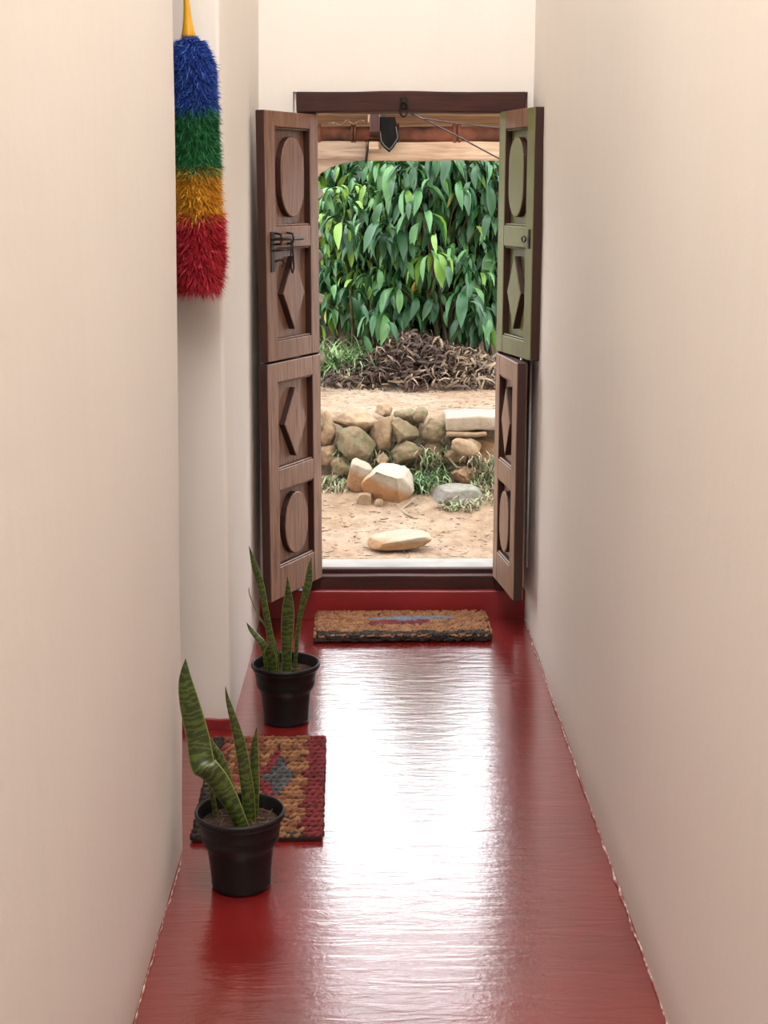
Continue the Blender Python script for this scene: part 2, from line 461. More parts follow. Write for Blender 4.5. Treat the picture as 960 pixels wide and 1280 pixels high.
def leaf(name, hinge, free, z0, z1, panels, m, s, label, top_brown=None, stile=(0.062, 0.070), th=0.036, sag=0.0):
    """hinge, free: plan points of the seen face; s = +1 when the seen face looks along local +y; panels from top down"""
    d = Vector((free[0]-hinge[0], free[1]-hinge[1])); w = d.length
    t = empty(name, (hinge[0], hinge[1], 0), math.atan2(d.y, d.x))
    t.rotation_euler = (0, sag, math.atan2(d.y, d.x))
    tag(t, label, 'door', kind='structure')
    def bx(nm, x0, x1, ya, yb, za, zb, par=t, mm=m, bev=0.0025):
        return obj(nm, box(x0, x1, min(ya, yb), max(ya, yb), za, zb, bev), mm, par)
    bx('stile', 0.0, stile[0], -th*s, 0, z0, z1)
    bx('stile', w - stile[1], w, -th*s, 0, z0, z1)
    xa, xb = stile[0], w - stile[1]
    edges = [z1] + [z for p in panels for z in p[:2]] + [z0]
    for k in range(0, len(edges), 2):
        mm = top_brown if (top_brown and k == 0) else m
        bx('rail', xa - 0.001, xb + 0.001, -th*s, -0.0008*s, edges[k+1], edges[k], mm=mm)
    for (zt, zb, kind) in panels:
        rec = 0.026
        pn = bx('panel', xa - 0.006, xb + 0.006, -th*0.9*s, -rec*s, zb - 0.006, zt + 0.006)
        cx, cz = (xa+xb)/2, (zt+zb)/2
        hw, hh = (xb-xa)/2, (zt-zb)/2
        if kind == 'oval':
            po = capsule(cx, cz, hw*0.66, hh*0.82)
        else:
            po = [(cx, cz + hh*0.80), (cx + hw*0.62, cz), (cx, cz - hh*0.80), (cx - hw*0.62, cz)]
        obj('raised_oval' if kind == 'oval' else 'raised_lozenge', prism(po, -(rec + 0.004)*s, -0.001*s, 0.003), m, pn)
        # thin moulding at the foot and head of the panel
        bx('bead', xa, xb, -rec*s, -0.005*s, zb, zb + 0.007, bev=0.003)
        bx('bead', xa, xb, -rec*s, -0.005*s, zt - 0.007, zt, bev=0.003)
    for hz in ((z0 + 0.10), (z1 - 0.10)):
        h = obj('hinge', tube([(-0.004, -th*0.5*s, hz - 0.035), (-0.004, -th*0.5*s, hz + 0.035)], 0.008, 8), M_iron, t)
    return t, w

UP = [(1.812, 1.478, 'oval'), (1.405, 1.085, 'lozenge')]
LO = [(0.940, 0.628, 'lozenge'), (0.552, 0.272, 'oval')]
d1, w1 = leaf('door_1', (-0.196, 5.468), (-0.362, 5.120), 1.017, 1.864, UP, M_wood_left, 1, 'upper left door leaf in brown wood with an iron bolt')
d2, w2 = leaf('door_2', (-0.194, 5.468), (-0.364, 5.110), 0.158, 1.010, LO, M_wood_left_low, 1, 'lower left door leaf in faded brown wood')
d3, w3 = leaf('door_3', (0.455, 5.468), (0.543, 5.120), 1.022, 1.874, UP, M_wood_green, -1, 'upper right door leaf with mottled olive wash', top_brown=M_wood_left)
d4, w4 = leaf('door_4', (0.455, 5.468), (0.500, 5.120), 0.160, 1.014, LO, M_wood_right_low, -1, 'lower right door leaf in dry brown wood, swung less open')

# bolt and hasp on door_1 (local x runs from hinge to free edge, face looks along +y)
b = obj('bolt_plate', box(w1-0.050, w1-0.026, 0.0, 0.004, 1.325, 1.462, 0.001), M_iron, d1)
obj('bolt_rod', tube([(w1-0.012, 0.014, 1.438), (w1-0.235, 0.014, 1.434)], 0.0055, 8), M_iron, d1, smooth=True)
obj('bolt_rod', tube([(w1-0.02, 0.012, 1.398), (w1-0.16, 0.012, 1.400)], 0.004, 8), M_iron, d1, smooth=True)
for xx in (w1-0.06, w1-0.145):
    obj('bolt_staple', tube([(xx, 0.0, 1.418), (xx, 0.022, 1.420), (xx, 0.026, 1.437), (xx, 0.022, 1.453), (xx, 0.0, 1.456)], 0.004, 6), M_iron, d1, smooth=True)
hs = obj('hasp', tube([(w1-0.145, 0.020, 1.430), (w1-0.152, 0.02, 1.38), (w1-0.160, 0.018, 1.335), (w1-0.150, 0.017, 1.318), (w1-0.138, 0.018, 1.335), (w1-0.135, 0.02, 1.38), (w1-0.140, 0.02, 1.428)], 0.0035, 6), M_iron, d1, smooth=True)
obj('hook', tube([(w1-0.055, 0.004, 1.362), (w1-0.085, 0.012, 1.366), (w1-0.095, 0.014, 1.352), (w1-0.085, 0.012, 1.340)], 0.004, 6), M_iron, d1, smooth=True)
# ring and plate on door_3
obj('ring_plate', box(w3-0.034, w3-0.020, -0.005, 0.0, 1.405, 1.470, 0.001), M_iron, d3)
obj('pull_ring', tube([(w3-0.058 + 0.018*math.cos(a), -0.010, 1.436 + 0.010*math.sin(a)) for a in [2*PI*k/16 for k in range(17)]], 0.003, 6), M_iron, d3, smooth=True)

# pale conduit on the wall behind the right leaves
cb = obj('strip', tube([(0.578, 5.33, 1.05), (0.572, 5.315, 1.04), (0.568, 5.30, 1.015), (0.567, 5.295, 0.95), (0.567, 5.295, 0.6), (0.567, 5.295, 0.24)], 0.0045, 8), M_pale_strip, smooth=True)  # thin pale line built as a tube with a bent top
tag(cb, 'thin pale conduit running down the wall behind the right doors', 'strip')

# ------------------------------------------------------------------ snake plants
def snake_mat():
    t = NT('snake_plant_leaf')
    uv = t.n('ShaderNodeUVMap'); uv.uv_map = 'UVMap'
    mp = t.n('ShaderNodeMapping'); mp.inputs['Scale'].default_value = (1.4, 16, 1); t.l(uv.outputs[0], mp.inputs['Vector'])
    w = t.n('ShaderNodeTexWave'); w.bands_direction = 'Y'
    w.inputs['Scale'].default_value = 0.30; w.inputs['Distortion'].default_value = 16.0; w.inputs['Detail'].default_value = 4; w.inputs['Detail Scale'].default_value = 1.3; w.inputs['Detail Roughness'].default_value = 0.65
    t.l(mp.outputs[0], w.inputs['Vector'])
    c = t.ramp(w.outputs['Fac'], [(0.25, srgb(42, 53, 20)), (0.55, srgb(57, 72, 26)), (0.85, srgb(78, 93, 34))])
    sx = t.n('ShaderNodeSeparateXYZ'); t.l(uv.outputs[0], sx.inputs[0])
    e = t.math('ABSOLUTE', t.math('SUBTRACT', sx.outputs[0], 0.5))
    c = t.mix(t.ramp(e, [(0.44, (0,)*3), (0.48, (1,)*3)]), c, srgb(128, 138, 66))
    t.col(c); t.set(Roughness=0.4)
    return t.m
M_snake = snake_mat()

def catmull(pts, sub):
    out = []
    P = [Vector(p) for p in pts]
    n = len(P)
    for i in range(n-1):
        p0, p1, p2, p3 = P[max(i-1, 0)], P[i], P[i+1], P[min(i+2, n-1)]
        for k in range(sub):
            t = k/sub
            out.append(0.5*((2*p1) + (p2-p0)*t + (2*p0-5*p1+4*p2-p3)*t*t + (3*p1-p0-3*p2+p3)*t**3))
    out.append(P[-1]); return out

def blade(name, pts, parent, mat, facing=0.0, twist=0.0, fold=0.35, th=0.0016, sub=5):
    """pts: (x, y, z, width); the leaf is a folded ribbon with thickness"""
    C4 = catmull([p if len(p) == 4 else p for p in [Vector(q) for q in pts]], sub)
    bm = bmesh.new(); uvl = bm.loops.layers.uv.new('UVMap')
    rings = []; n = len(C4); L = 0.0
    for i, q in enumerate(C4):
        p = q.xyz; a = C4[min(i+1, n-1)].xyz; b = C4[max(i-1, 0)].xyz
        if i: L += (p - C4[i-1].xyz).length
        d = (a-b).normalized()
        ang = facing + twist*i/(n-1)
        side = Vector((math.cos(ang), math.sin(ang), 0)); side = (side - d*side.dot(d)).normalized()
        nor = d.cross(side)
        hw = max(q[3], 0.0008)/2
        fr, bk = [], []
        for u in (-1, -0.55, 0, 0.55, 1):
            off = nor * (abs(u)**1.3) * fold * hw
            t2 = th*(1-0.75*abs(u))
            fr.append((bm.verts.new(p + side*u*hw + off + nor*t2), (u+1)/2, L)); bk.append((bm.verts.new(p + side*u*hw + off - nor*t2), (u+1)/2, L))
        rings.append(fr + bk[::-1])
    m = len(rings[0])
    for A, B in zip(rings, rings[1:]):
        for k in range(m):
            q = (A[k], A[(k+1) % m], B[(k+1) % m], B[k])
            f = bm.faces.new([x[0] for x in q])
            for lp, x in zip(f.loops, q): lp[uvl].uv = (x[1], x[2]*4)
    bm.faces.new([x[0] for x in rings[-1]])
    bmesh.ops.recalc_face_normals(bm, faces=bm.faces)
    return obj(name, bm, mat, parent, smooth=True)

POT = [(0.0, 0.0), (0.062, 0.0), (0.068, 0.004), (0.0705, 0.012), (0.0695, 0.016), (0.0725, 0.05), (0.0765, 0.085), (0.079, 0.100), (0.083, 0.108), (0.0885, 0.116),
       (0.0905, 0.123), (0.0915, 0.135), (0.0905, 0.139), (0.0925, 0.142), (0.0955, 0.166), (0.097, 0.172), (0.103, 0.174), (0.1055, 0.178), (0.1055, 0.186), (0.1035, 0.190), (0.0995, 0.190), (0.0975, 0.186), (0.0945, 0.16), (0.091, 0.15)]
def pot_plant(loc, label, leaves, seed):
    t = empty('potted_snake_plant', loc)
    tag(t, label, 'plant', 'potted snake plants along the left side')
    obj('pot', lathe(POT, 56), M_pot, t, smooth=True)
    rs = random.Random(seed)
    bm = lathe([(0.0, 0.158)] + [(r, 0.158) for r in (0.018, 0.036, 0.054, 0.072, 0.0925)], 28)
    for v in bm.verts:
        if v.co.xy.length < 0.09: v.co.z += noise.noise(v.co*60 + Vector((seed, 0, 0)))*0.008
    so = obj('soil', bm, M_soil, t, smooth=True)
    bm = bmesh.new()
    for i in range(90):
        a, r = rs.uniform(0, 2*PI), 0.088*math.sqrt(rs.random())
        c = Vector((r*math.cos(a), r*math.sin(a), 0.160)); b = rs.uniform(0, PI); l = rs.uniform(0.004, 0.012)
        e = Vector((math.cos(b), math.sin(b), rs.uniform(-.2, .4)))*l
        add_tube(bm, [c-e, c+e], rs.uniform(0.0008, 0.0022), 4)
    tag(obj('bark_chips', bm, [two_tone('bark_chip', srgb(70, 44, 28), srgb(132, 96, 68), 8, 0.9)], so), kind='stuff')
    for (pts, kw) in leaves: blade('leaf', [(p[0], p[1], max(p[2], 0.15) if i else 0.15, p[3]) for i, p in enumerate(pts)], t, M_snake, **kw)
    return t

pot_plant((-0.312, 3.226, 0), 'black potted snake plant in front of the coloured mat, one broad leaf bent', [
    ([(0.010, -0.028, 0.159, .030), (-0.017, -0.024, 0.213, .040), (-0.046, -0.022, 0.266, .050), (-0.072, -0.024, 0.300, .055), (-0.085, -0.012, 0.318, .057), (-0.094, 0.004, 0.365, .054), (-0.112, 0.014, 0.444, .046), (-0.121, 0.022, 0.500, .030), (-0.120, 0.03, 0.549, .001)], dict(facing=0.0, twist=0.15)),
    ([(0.022, 0.0, 0.15, .028), (0.021, 0.003, 0.212, .030), (0.013, 0.007, 0.28, .030), (0.003, 0.01, 0.348, .026), (-0.011, 0.013, 0.405, .0185), (-0.024, 0.017, 0.453, .009), (-0.029, 0.02, 0.485, .001)], dict(facing=0.2)),
    ([(0.029, 0.03, 0.148, .019), (0.031, 0.035, 0.219, .023), (0.031, 0.04, 0.296, .0235), (0.033, 0.045, 0.334, .0168), (0.039, 0.05, 0.374, .001)], dict(facing=-0.3)),
    ([(-0.057, 0.03, 0.15, .0094), (-0.065, 0.035, 0.199, .0113), (-0.072, 0.04, 0.237, .0113), (-0.077, 0.045, 0.275, .0056), (-0.081, 0.05, 0.303, .001)], dict(facing=0.4)),
    ([(-0.012, 0.04, 0.15, .016), (-0.026, 0.047, 0.224, .021), (-0.046, 0.055, 0.287, .021), (-0.063, 0.062, 0.318, .016), (-0.078, 0.07, 0.348, .001)], dict(facing=0.3))], 1)
pot_plant((-0.269, 4.330, 0), 'black potted snake plant behind the coloured mat, with narrow leaves', [
    ([(-0.027, 0.0, 0.15, .0172), (-0.041, 0.005, 0.238, .022), (-0.052, 0.01, 0.308, .0195), (-0.064, 0.015, 0.377, .0195), (-0.075, 0.02, 0.432, .0219), (-0.092, 0.025, 0.485, .0194), (-0.108, 0.03, 0.549, .001)], dict(facing=0.3, twist=-0.6)),
    ([(0.003, -0.01, 0.15, .0269), (0.004, -0.008, 0.232, .0317), (0.007, -0.006, 0.3, .0389), (0.01, -0.004, 0.358, .0364), (0.011, -0.002, 0.407, .0218), (0.009, 0.0, 0.462, .001)], dict(facing=0.0)),
    ([(0.026, 0.02, 0.15, .0123), (0.034, 0.025, 0.252, .0123), (0.044, 0.03, 0.322, .0147), (0.057, 0.035, 0.377, .0196), (0.07, 0.04, 0.426, .0244), (0.075, 0.045, 0.47, .0171), (0.08, 0.05, 0.508, .001)], dict(facing=-0.2, twist=0.5)),
    ([(-0.052, 0.01, 0.15, .0196), (-0.066, 0.015, 0.235, .0221), (-0.088, 0.02, 0.267, .0196), (-0.105, 0.025, 0.286, .0147), (-0.12, 0.03, 0.307, .001)], dict(facing=0.5)),
    ([(-0.037, -0.04, 0.15, .0243), (-0.041, -0.043, 0.208, .0315), (-0.045, -0.047, 0.237, .029), (-0.042, -0.05, 0.268, .002)], dict(facing=0.1)),
    ([(-0.019, 0.03, 0.15, .0123), (-0.028, 0.035, 0.229, .0148), (-0.052, 0.04, 0.281, .0147), (-0.079, 0.045, 0.318, .0123), (-0.098, 0.05, 0.355, .0098), (-0.111, 0.055, 0.389, .0049), (-0.113, 0.06, 0.408, .001)], dict(facing=0.9, twist=1.2))], 2)

# ------------------------------------------------------------------ woven mats
def cord_mat(name, a, b): return two_tone(name, a, b, 34, 0.9, bump=0.5, bscale=160, dist=0.003)
M_tan = cord_mat('coir_tan', srgb(104, 68, 42), srgb(160, 116, 78))
M_tan_d = cord_mat('coir_brown', srgb(86, 50, 32), srgb(140, 90, 58))
M_red = cord_mat('dyed_red_cord', srgb(84, 24, 28), srgb(128, 46, 48))
M_gry = cord_mat('dyed_grey_cord', srgb(46, 47, 49), srgb(84, 85, 87))
M_blk = cord_mat('dark_edge_cord', srgb(28, 24, 22), srgb(62, 52, 44))
M_blu = cord_mat('dyed_blue_cord', srgb(84, 92, 106), srgb(122, 130, 144))
M_back = two_tone('mat_backing', srgb(30, 18, 14), srgb(52, 32, 24), 20, 0.95)

def mat(loc, rz, sx, sy, ncol, nrow, label, colour, name, thick=0.010, along='x', seed=0, rad=0.0052, wav=0.0035, cat_group=None):
    """cords run along x, one wavy twisted cord per row; each bit of cord goes to the part that has its colour"""
    rs = random.Random(seed)
    t = empty(name, loc, rz); tag(t, label, 'mat', 'woven rope mats on the red floor')
    bm = box(-sx/2+0.004, sx/2-0.004, -sy/2+0.004, sy/2-0.004, 0.001, thick, 0.002); obj('backing', bm, M_back, t)
    bms = {}
    for r in range(nrow):
        y0 = -sy/2 + sy*(r+0.5)/nrow
        jit = rs.uniform(-0.006, 0.006)
        runs = {}
        for strand in range(2):
            cur, pts, rr = None, [], []
            m = ncol*4
            for i in range(m+1):
                u = i/m; x = -sx/2 + sx*u*0.995 + jit*0.3
                ph = i*PI/2 + strand*PI + (r % 2)*PI/2
                y = y0 + wav*math.sin(ph) + rs.uniform(-.0013, .0013)
                z = thick + 0.001 + 0.0045*math.cos(ph*1.0) + rs.uniform(-.001, .001)
                k = colour(u, (r+0.5)/nrow, rs)
                if k != cur:
                    if cur is not None and len(pts) > 1:
                        pts.append((x, y, z)); rr.append(rad); add_tube(bms.setdefault(cur, bmesh.new()), pts, rr, 5)
                    cur, pts, rr = k, [], []
                pts.append((x, y, z)); rr.append(rad*rs.uniform(0.8, 1.2))
            if len(pts) > 1: add_tube(bms.setdefault(cur, bmesh.new()), pts, rr, 5)
    nm = {'tan': ('tan_cord_weave', M_tan), 'brown': ('brown_cord_weave', M_tan_d), 'red': ('red_cord_weave', M_red), 'grey': ('grey_cord_motif', M_gry), 'blue': ('blue_cord_stripe', M_blu), 'black': ('dark_cord_edge', M_blk)}
    for k, b in bms.items():
        tag(obj(nm[k][0], b, nm[k][1], t, smooth=True), kind='stuff')
    return t

def col_side(u, v, rs):
    # u along corridor width (0 = wall side), v from near (0) to far (1)
    if u > 0.83 + 0.03*math.sin(v*40): return 'red'
    if u < 0.06: return 'black'
    if u < 0.16: return 'brown' if rs.random() < 0.6 else 'red'
    if v < 0.04: return 'black' if rs.random() < 0.5 else 'tan'
    # grey star in a red halo past the middle
    dx, dy = (u-0.60)/0.15, (v-0.56)/0.24
    q = abs(dx)**0.75 + abs(dy)**0.75
    if q < 1.0: return 'grey'
    if q < 1.5 and dx < 0.0: return 'red'
    if 0.20 < u < 0.42 and v > 0.45: return ('red', 'brown')[int(v*24) % 2]
    if rs.random() < 0.10: return 'brown'
    return ('tan', 'tan', 'brown')[(int(v*24)*7) % 3]
mat((-0.300, 3.805, 0), R(1.2), 0.330, 0.70, 9, 24, 'large woven rope mat with red border and grey star at the left doorway', col_side, 'woven_mat', thick=0.012, seed=3, rad=0.0068, wav=0.0055)

def col_end(u, v, rs):
    if v < 0.13 + 0.03*math.sin(u*23): return 'black' if rs.random() < 0.85 else 'brown'
    if 0.30 < u < 0.80:
        c = 0.50 + 0.30*(u-0.55)
        if abs(v - 0.66 - 0.12*(u-0.5)) < 0.085*(1-abs(u-0.55)/0.3)+0.02: return 'blue'
        if u < 0.66 and abs(v - 0.50 - 0.12*(u-0.5)) < 0.09: return 'red'
    return 'tan' if rs.random() < 0.8 else 'brown'
mt = mat((0.106, 5.292, 0), R(1.0), 0.635, 0.305, 26, 20, 'small tan coir doormat with blue and red streaks before the red step', col_end, 'doormat', thick=0.024, seed=9, rad=0.0068, wav=0.005)
# thick shaggy rim of the doormat
rs = random.Random(5)
bm1, bm2 = bmesh.new(), bmesh.new()
for i in range(420):
    a = rs.random()
    side = rs.random()
    if side < 0.62: x, y = rs.uniform(-.318, .318), -.1525
    elif side < 0.8: x, y = rs.choice((-.3175, .3175)), rs.uniform(-.1525, .1525)
    else: x, y = rs.uniform(-.318, .318), .1525
    z = rs.uniform(0.006, 0.028)
    n = Vector((0, -1, 0)) if y < -.15 and abs(x) < .317 else Vector((1 if x > 0 else -1, 0, 0)) if abs(x) > .317 else Vector((0, 1, 0))
    tt = Vector((n.y, -n.x, 0)); p = Vector((x, y, z))
    q = [p - tt*0.010, p - tt*0.004 + n*0.006 + Vector((0, 0, .002)), p + tt*0.004 + n*rs.uniform(0.003, .008), p + tt*0.010 + Vector((0, 0, rs.uniform(-.004, .003)))]
    add_tube(bm1 if (y < -.15 and (z < 0.022 or rs.random() < 0.5)) or z < 0.012 else bm2, q, 0.0042, 5)
tag(obj('dark_fringe', bm1, M_blk, mt, smooth=True), kind='stuff'); tag(obj('tan_fringe', bm2, M_tan, mt, smooth=True), kind='stuff')

# ------------------------------------------------------------------ feather duster hung on the jamb
DX, DY = -0.494, 4.160
du = empty('feather_duster', (DX, DY, 1.36)); tag(du, 'rainbow fluffy duster in blue, green, yellow and red hanging in the doorway recess', 'duster')
M_yel = two_tone('yellow_plastic', srgb(206, 150, 20), srgb(226, 172, 40), 10, 0.35)
hd = lathe([(0.0, 0.638), (0.019, 0.638), (0.0195, 0.648), (0.016, 0.660), (0.0115, 0.690), (0.0085, 0.72), (0.0075, 0.80), (0.0075, 0.96), (0.009, 0.975), (0.0, 0.98)], 20)
for v in hd.verts: v.co.x -= (v.co.z-0.638)*0.035
obj('handle', hd, M_yel, du, smooth=True)
obj('hanging_loop', tube([(-0.012+0.012*math.sin(a), 0.012*0, 0.985 - 0.022*math.cos(a)) for a in [2*PI*k/16 for k in range(17)]], 0.0016, 6), M_yel, du, smooth=True)
obj('wire_core', tube([(0.006, 0, 0.03), (0.0, 0, 0.66)], 0.006, 8), M_iron, du, smooth=True)
def plume(name, z0, z1, cols, r0, r1, n, seed, endcap=False):
    rs = random.Random(seed)
    vs_, fs_, mi = [], [], []
    for i in range(n):
        u = rs.random()
        z = z0 + (z1-z0)*u
        a = rs.uniform(0, 2*PI)
        rad = (r0 + (r1-r0)*u) * (1 - 0.38*smooth(0.565, 0.645, z)) * (rs.uniform(0.80, 1.02) if rs.random() < 0.8 else rs.uniform(0.95, 1.16)) * (1 + 0.07*noise.noise(Vector((math.cos(a)*2, math.sin(a)*2, z*22 + seed))))
        o = Vector((math.cos(a), math.sin(a), 0)); tg = Vector((-o.y, o.x, 0))
        droop = rs.uniform(-0.006, 0.038)
        sw = rs.uniform(-0.022, 0.022)
        base = Vector((0.006*(1-z/0.66)+0.004, 0, z))
        if endcap and u < 0.22:
            k = u/0.22
            o2 = (o*(0.35+0.65*k) + Vector((0, 0, -(1-k)*0.3))).normalized()
        else: o2 = o
        inner = base + o2*rad*0.45; mid = base + o2*rad*0.8 + tg*sw*0.4 + Vector((0, 0, -droop*0.35)); tip = base + o2*rad + tg*sw + Vector((0, 0, -droop))
        w = rs.uniform(0.0006, 0.0016)
        wd = (tg*rs.uniform(0.3, 1) + Vector((0, 0, rs.uniform(-1, 1)))).normalized()*w
        b0 = len(vs_)
        vs_ += [inner - wd, inner + wd, mid - wd*0.9, mid + wd*0.9, tip]
        fs_ += [(b0, b0+1, b0+3, b0+2), (b0+2, b0+3, b0+4)]
        k = rs.choices(range(len(cols)), [5, 3, 1][:len(cols)])[0]
        mi += [k, k]
    o = from_lists(name, [tuple(v) for v in vs_], fs_, cols, du, mi)
    tag(o, kind='stuff')
def fluff(nm, *cs): return [two_tone(nm + s, c, tuple(min(1, x*1.25+0.004) for x in c), 30, 0.9) for s, c in zip(('', '_mid', '_light'), cs)]
N = 24000
plume('blue_plumes', 0.455, 0.632, fluff('blue_fluff', srgb(16, 52, 132), srgb(28, 72, 164), srgb(84, 120, 188)), 0.073, 0.070, N, 1)
plume('blue_crown', 0.618, 0.645, fluff('blue_crown_fluff', srgb(30, 72, 160), srgb(64, 104, 180), srgb(100, 132, 190)), 0.066, 0.028, 4000, 11)
plume('green_plumes', 0.290, 0.468, fluff('green_fluff', srgb(10, 84, 40), srgb(22, 112, 58), srgb(84, 158, 104)), 0.074, 0.072, N, 2)
plume('yellow_plumes', 0.165, 0.305, fluff('yellow_fluff', srgb(186, 124, 8), srgb(212, 150, 22), srgb(228, 184, 80)), 0.077, 0.075, 12000, 3)
plume('red_plumes', 0.012, 0.180, fluff('red_fluff', srgb(160, 16, 30), srgb(186, 30, 48), srgb(214, 86, 100)), 0.080, 0.081, N, 4, True)
core = lathe([(0.0, 0.03), (0.034, 0.06), (0.034, 0.60), (0.0, 0.63)], 16)
obj('core_sleeve', core, two_tone('duster_core', (0.02, 0.02, 0.03), (0.05, 0.05, 0.06), 10, 0.9), du, smooth=True)
nl = obj('wall_nail', tube([(DX-0.012, 4.266, 2.352), (DX-0.012, 4.154, 2.356)], 0.0028, 8), M_iron); tag(nl, 'iron nail in the jamb that carries the rainbow duster', 'nail')

# ------------------------------------------------------------------ outside: terrain
def gh(x, y):
    n = noise.noise(Vector((x*0.9, y*0.9, 0)))*0.02 + noise.noise(Vector((x*4, y*4, 3)))*0.010
    edge = 8.02 + 0.08*noise.noise(Vector((x*1.3, 0, 7)))
    z = -0.11 + 0.17*smooth(6.9, 7.95, y) + 0.315*smooth(edge, edge + 0.20, y)
    z += 0.05*smooth(8.6, 10.2, y) + 0.55*smooth(10.6, 12.2, y) + 1.0*smooth(11.8, 14.0, y)
    return z + n
def ground():
    xs = [-8, -6, -4.5, -3.5, -2.6, -2] + [-1.5 + 0.05*i for i in range(71)] + [2.6, 3.2, 4.0, 5.0, 6.5, 8.5]
    ys = [5.79 + 0.05*i for i in range(95)] + [10.6 + 0.2*i for i in range(20)] + [15.5, 18, 22]
    V = [(x, y, gh(x, y) + noise.noise(Vector((x*16, y*16, 1)))*0.006) for y in ys for x in xs]
    n = len(xs)
    F = [(j*n+i, j*n+i+1, (j+1)*n+i+1, (j+1)*n+i) for j in range(len(ys)-1) for i in range(n-1)]
    o = from_lists('ground', V, F, M_ground); tag(o, 'dry tan earth yard rising to a low terrace', 'ground', kind='structure')
ground()

# ------------------------------------------------------------------ stones
def rock_bm(size, seed, planes=10, rough=0.11, sub=4):
    rs = random.Random(seed)
    bm = bmesh.new(); bmesh.ops.create_icosphere(bm, subdivisions=sub, radius=1.0)
    pl = []
    for _ in range(planes):
        n = Vector((rs.gauss(0, 1), rs.gauss(0, 1), rs.gauss(0, 0.8))).normalized(); pl.append((n, rs.uniform(0.55, 0.85)))
    for v in bm.verts:
        for n, d in pl:
            q = v.co.dot(n) - d
            if q > 0: v.co -= n*q*0.92
        v.co *= 1 + rough*noise.noise(v.co*2.2 + Vector((seed*3.1, 0, 0))) + rough*0.6*noise.noise(v.co*5 + Vector((seed*1.7, 5, 0))) + rough*0.35*noise.noise(v.co*12 + Vector((seed, 0, 4)))
    mx = [max(abs(v.co[i]) for v in bm.verts) for i in range(3)]
    for v in bm.verts:
        v.co = Vector((v.co.x/mx[0]*size[0]/2, v.co.y/mx[1]*size[1]/2, v.co.z/mx[2]*size[2]/2))
    return bm

def rock(name, loc, size, m, seed, label=None, cat=None, group=None, parent=None, rot=(0, 0, 0), **kw):
    o = obj(name, rock_bm(size, seed, **kw), m, parent, loc, True)
    o.rotation_euler = rot
    return tag(o, label, cat, group)

T, MO, OR, GR, SL = M_rock_tan, M_rock_moss, M_rock_orange, M_rock_grey, M_slab
rw = empty('stone_retaining_wall', (0.2, 8.05, 0)); tag(rw, 'low dry stone retaining wall of rough mossy stones below the terrace', 'stone wall')
WS = [(-0.255, 8.0, 0.334, .10, .20, T), (-0.092, 8.05, 0.365, .26, .135, T), (-0.102, 7.95, 0.245, .225, .205, MO), (0.05, 7.99, 0.312, .128, .205, T),
      (0.064, 8.1, 0.41, .105, .09, T), (0.188, 8.1, 0.380, .175, .10, MO), (0.163, 7.97, 0.315, .17, .145, MO), (0.178, 7.94, 0.21, .205, .13, MO),
      (0.33, 8.0, 0.314, .145, .14, MO), (0.46, 7.97, 0.185, .145, .10, T), (0.50, 7.92, 0.249, .16, .085, T), (0.494, 7.84, 0.098, .165, .105, OR),
      (0.05, 7.93, 0.172, .08, .075, T), (-0.159, 7.93, 0.135, .14, .11, MO), (0.663, 7.90, 0.10, .18, .11, T), (0.33, 8.0, 0.20, .14, .12, MO), (0.62, 8.02, 0.20, .2, .14, OR),
      (0.26, 8.03, 0.40, .10, .09, MO), (-0.36, 7.98, 0.22, .16, .16, MO), (-0.25, 7.97, 0.19, .13, .12, T)]
rs = random.Random(12)
for (a, b, c) in ((-2.6, -0.34, 10), (0.86, 3.2, 11)):
    for i in range(c):
        x = a + (b-a)*(i+0.5)/c
        for lev in range(2):
            WS.append((x + rs.uniform(-.04, .04) + lev*0.1, 8.0 + lev*0.04, 0.15 + lev*0.19, rs.uniform(.2, .27), rs.uniform(.16, .22), rs.choice((T, MO, MO, T))))
for i, (x, y, z, sx, sz, m) in enumerate(WS):
    o = rock('stone', (x - 0.2, y - 8.05, z), (sx*1.06, max(0.14, sx*0.9), sz*1.06), m, 100+i, parent=rw, rot=(0, rs.uniform(-.12, .12), rs.uniform(-.2, .2)))
def flat(name, loc, size, m, seed, parent):
    bm = box(-size[0]/2, size[0]/2, -size[1]/2, size[1]/2, -size[2]/2, size[2]/2, 0.012, 2); subdiv_long(bm, 0.05); wobble(bm, 0.010, 9, seed)
    o = obj(name, bm, m, parent, loc, True); return o
flat('stone_slab', (0.62-0.2, 0.02, 0.365), (0.45, 0.30, 0.075), SL, 1, rw)
flat('stone_slab', (0.505-0.2, -0.03, 0.309), (0.215, 0.22, 0.026), M_rock_tan, 2, rw)
bm = rock_bm((0.17, 0.10, 0.085), 31, planes=4, rough=0.03)
o = obj('stone', bm, M_rock_tan, rw, (0.50-0.2, -0.20, 0.245), True); o.rotation_euler = (0.3, 0.45, 0)

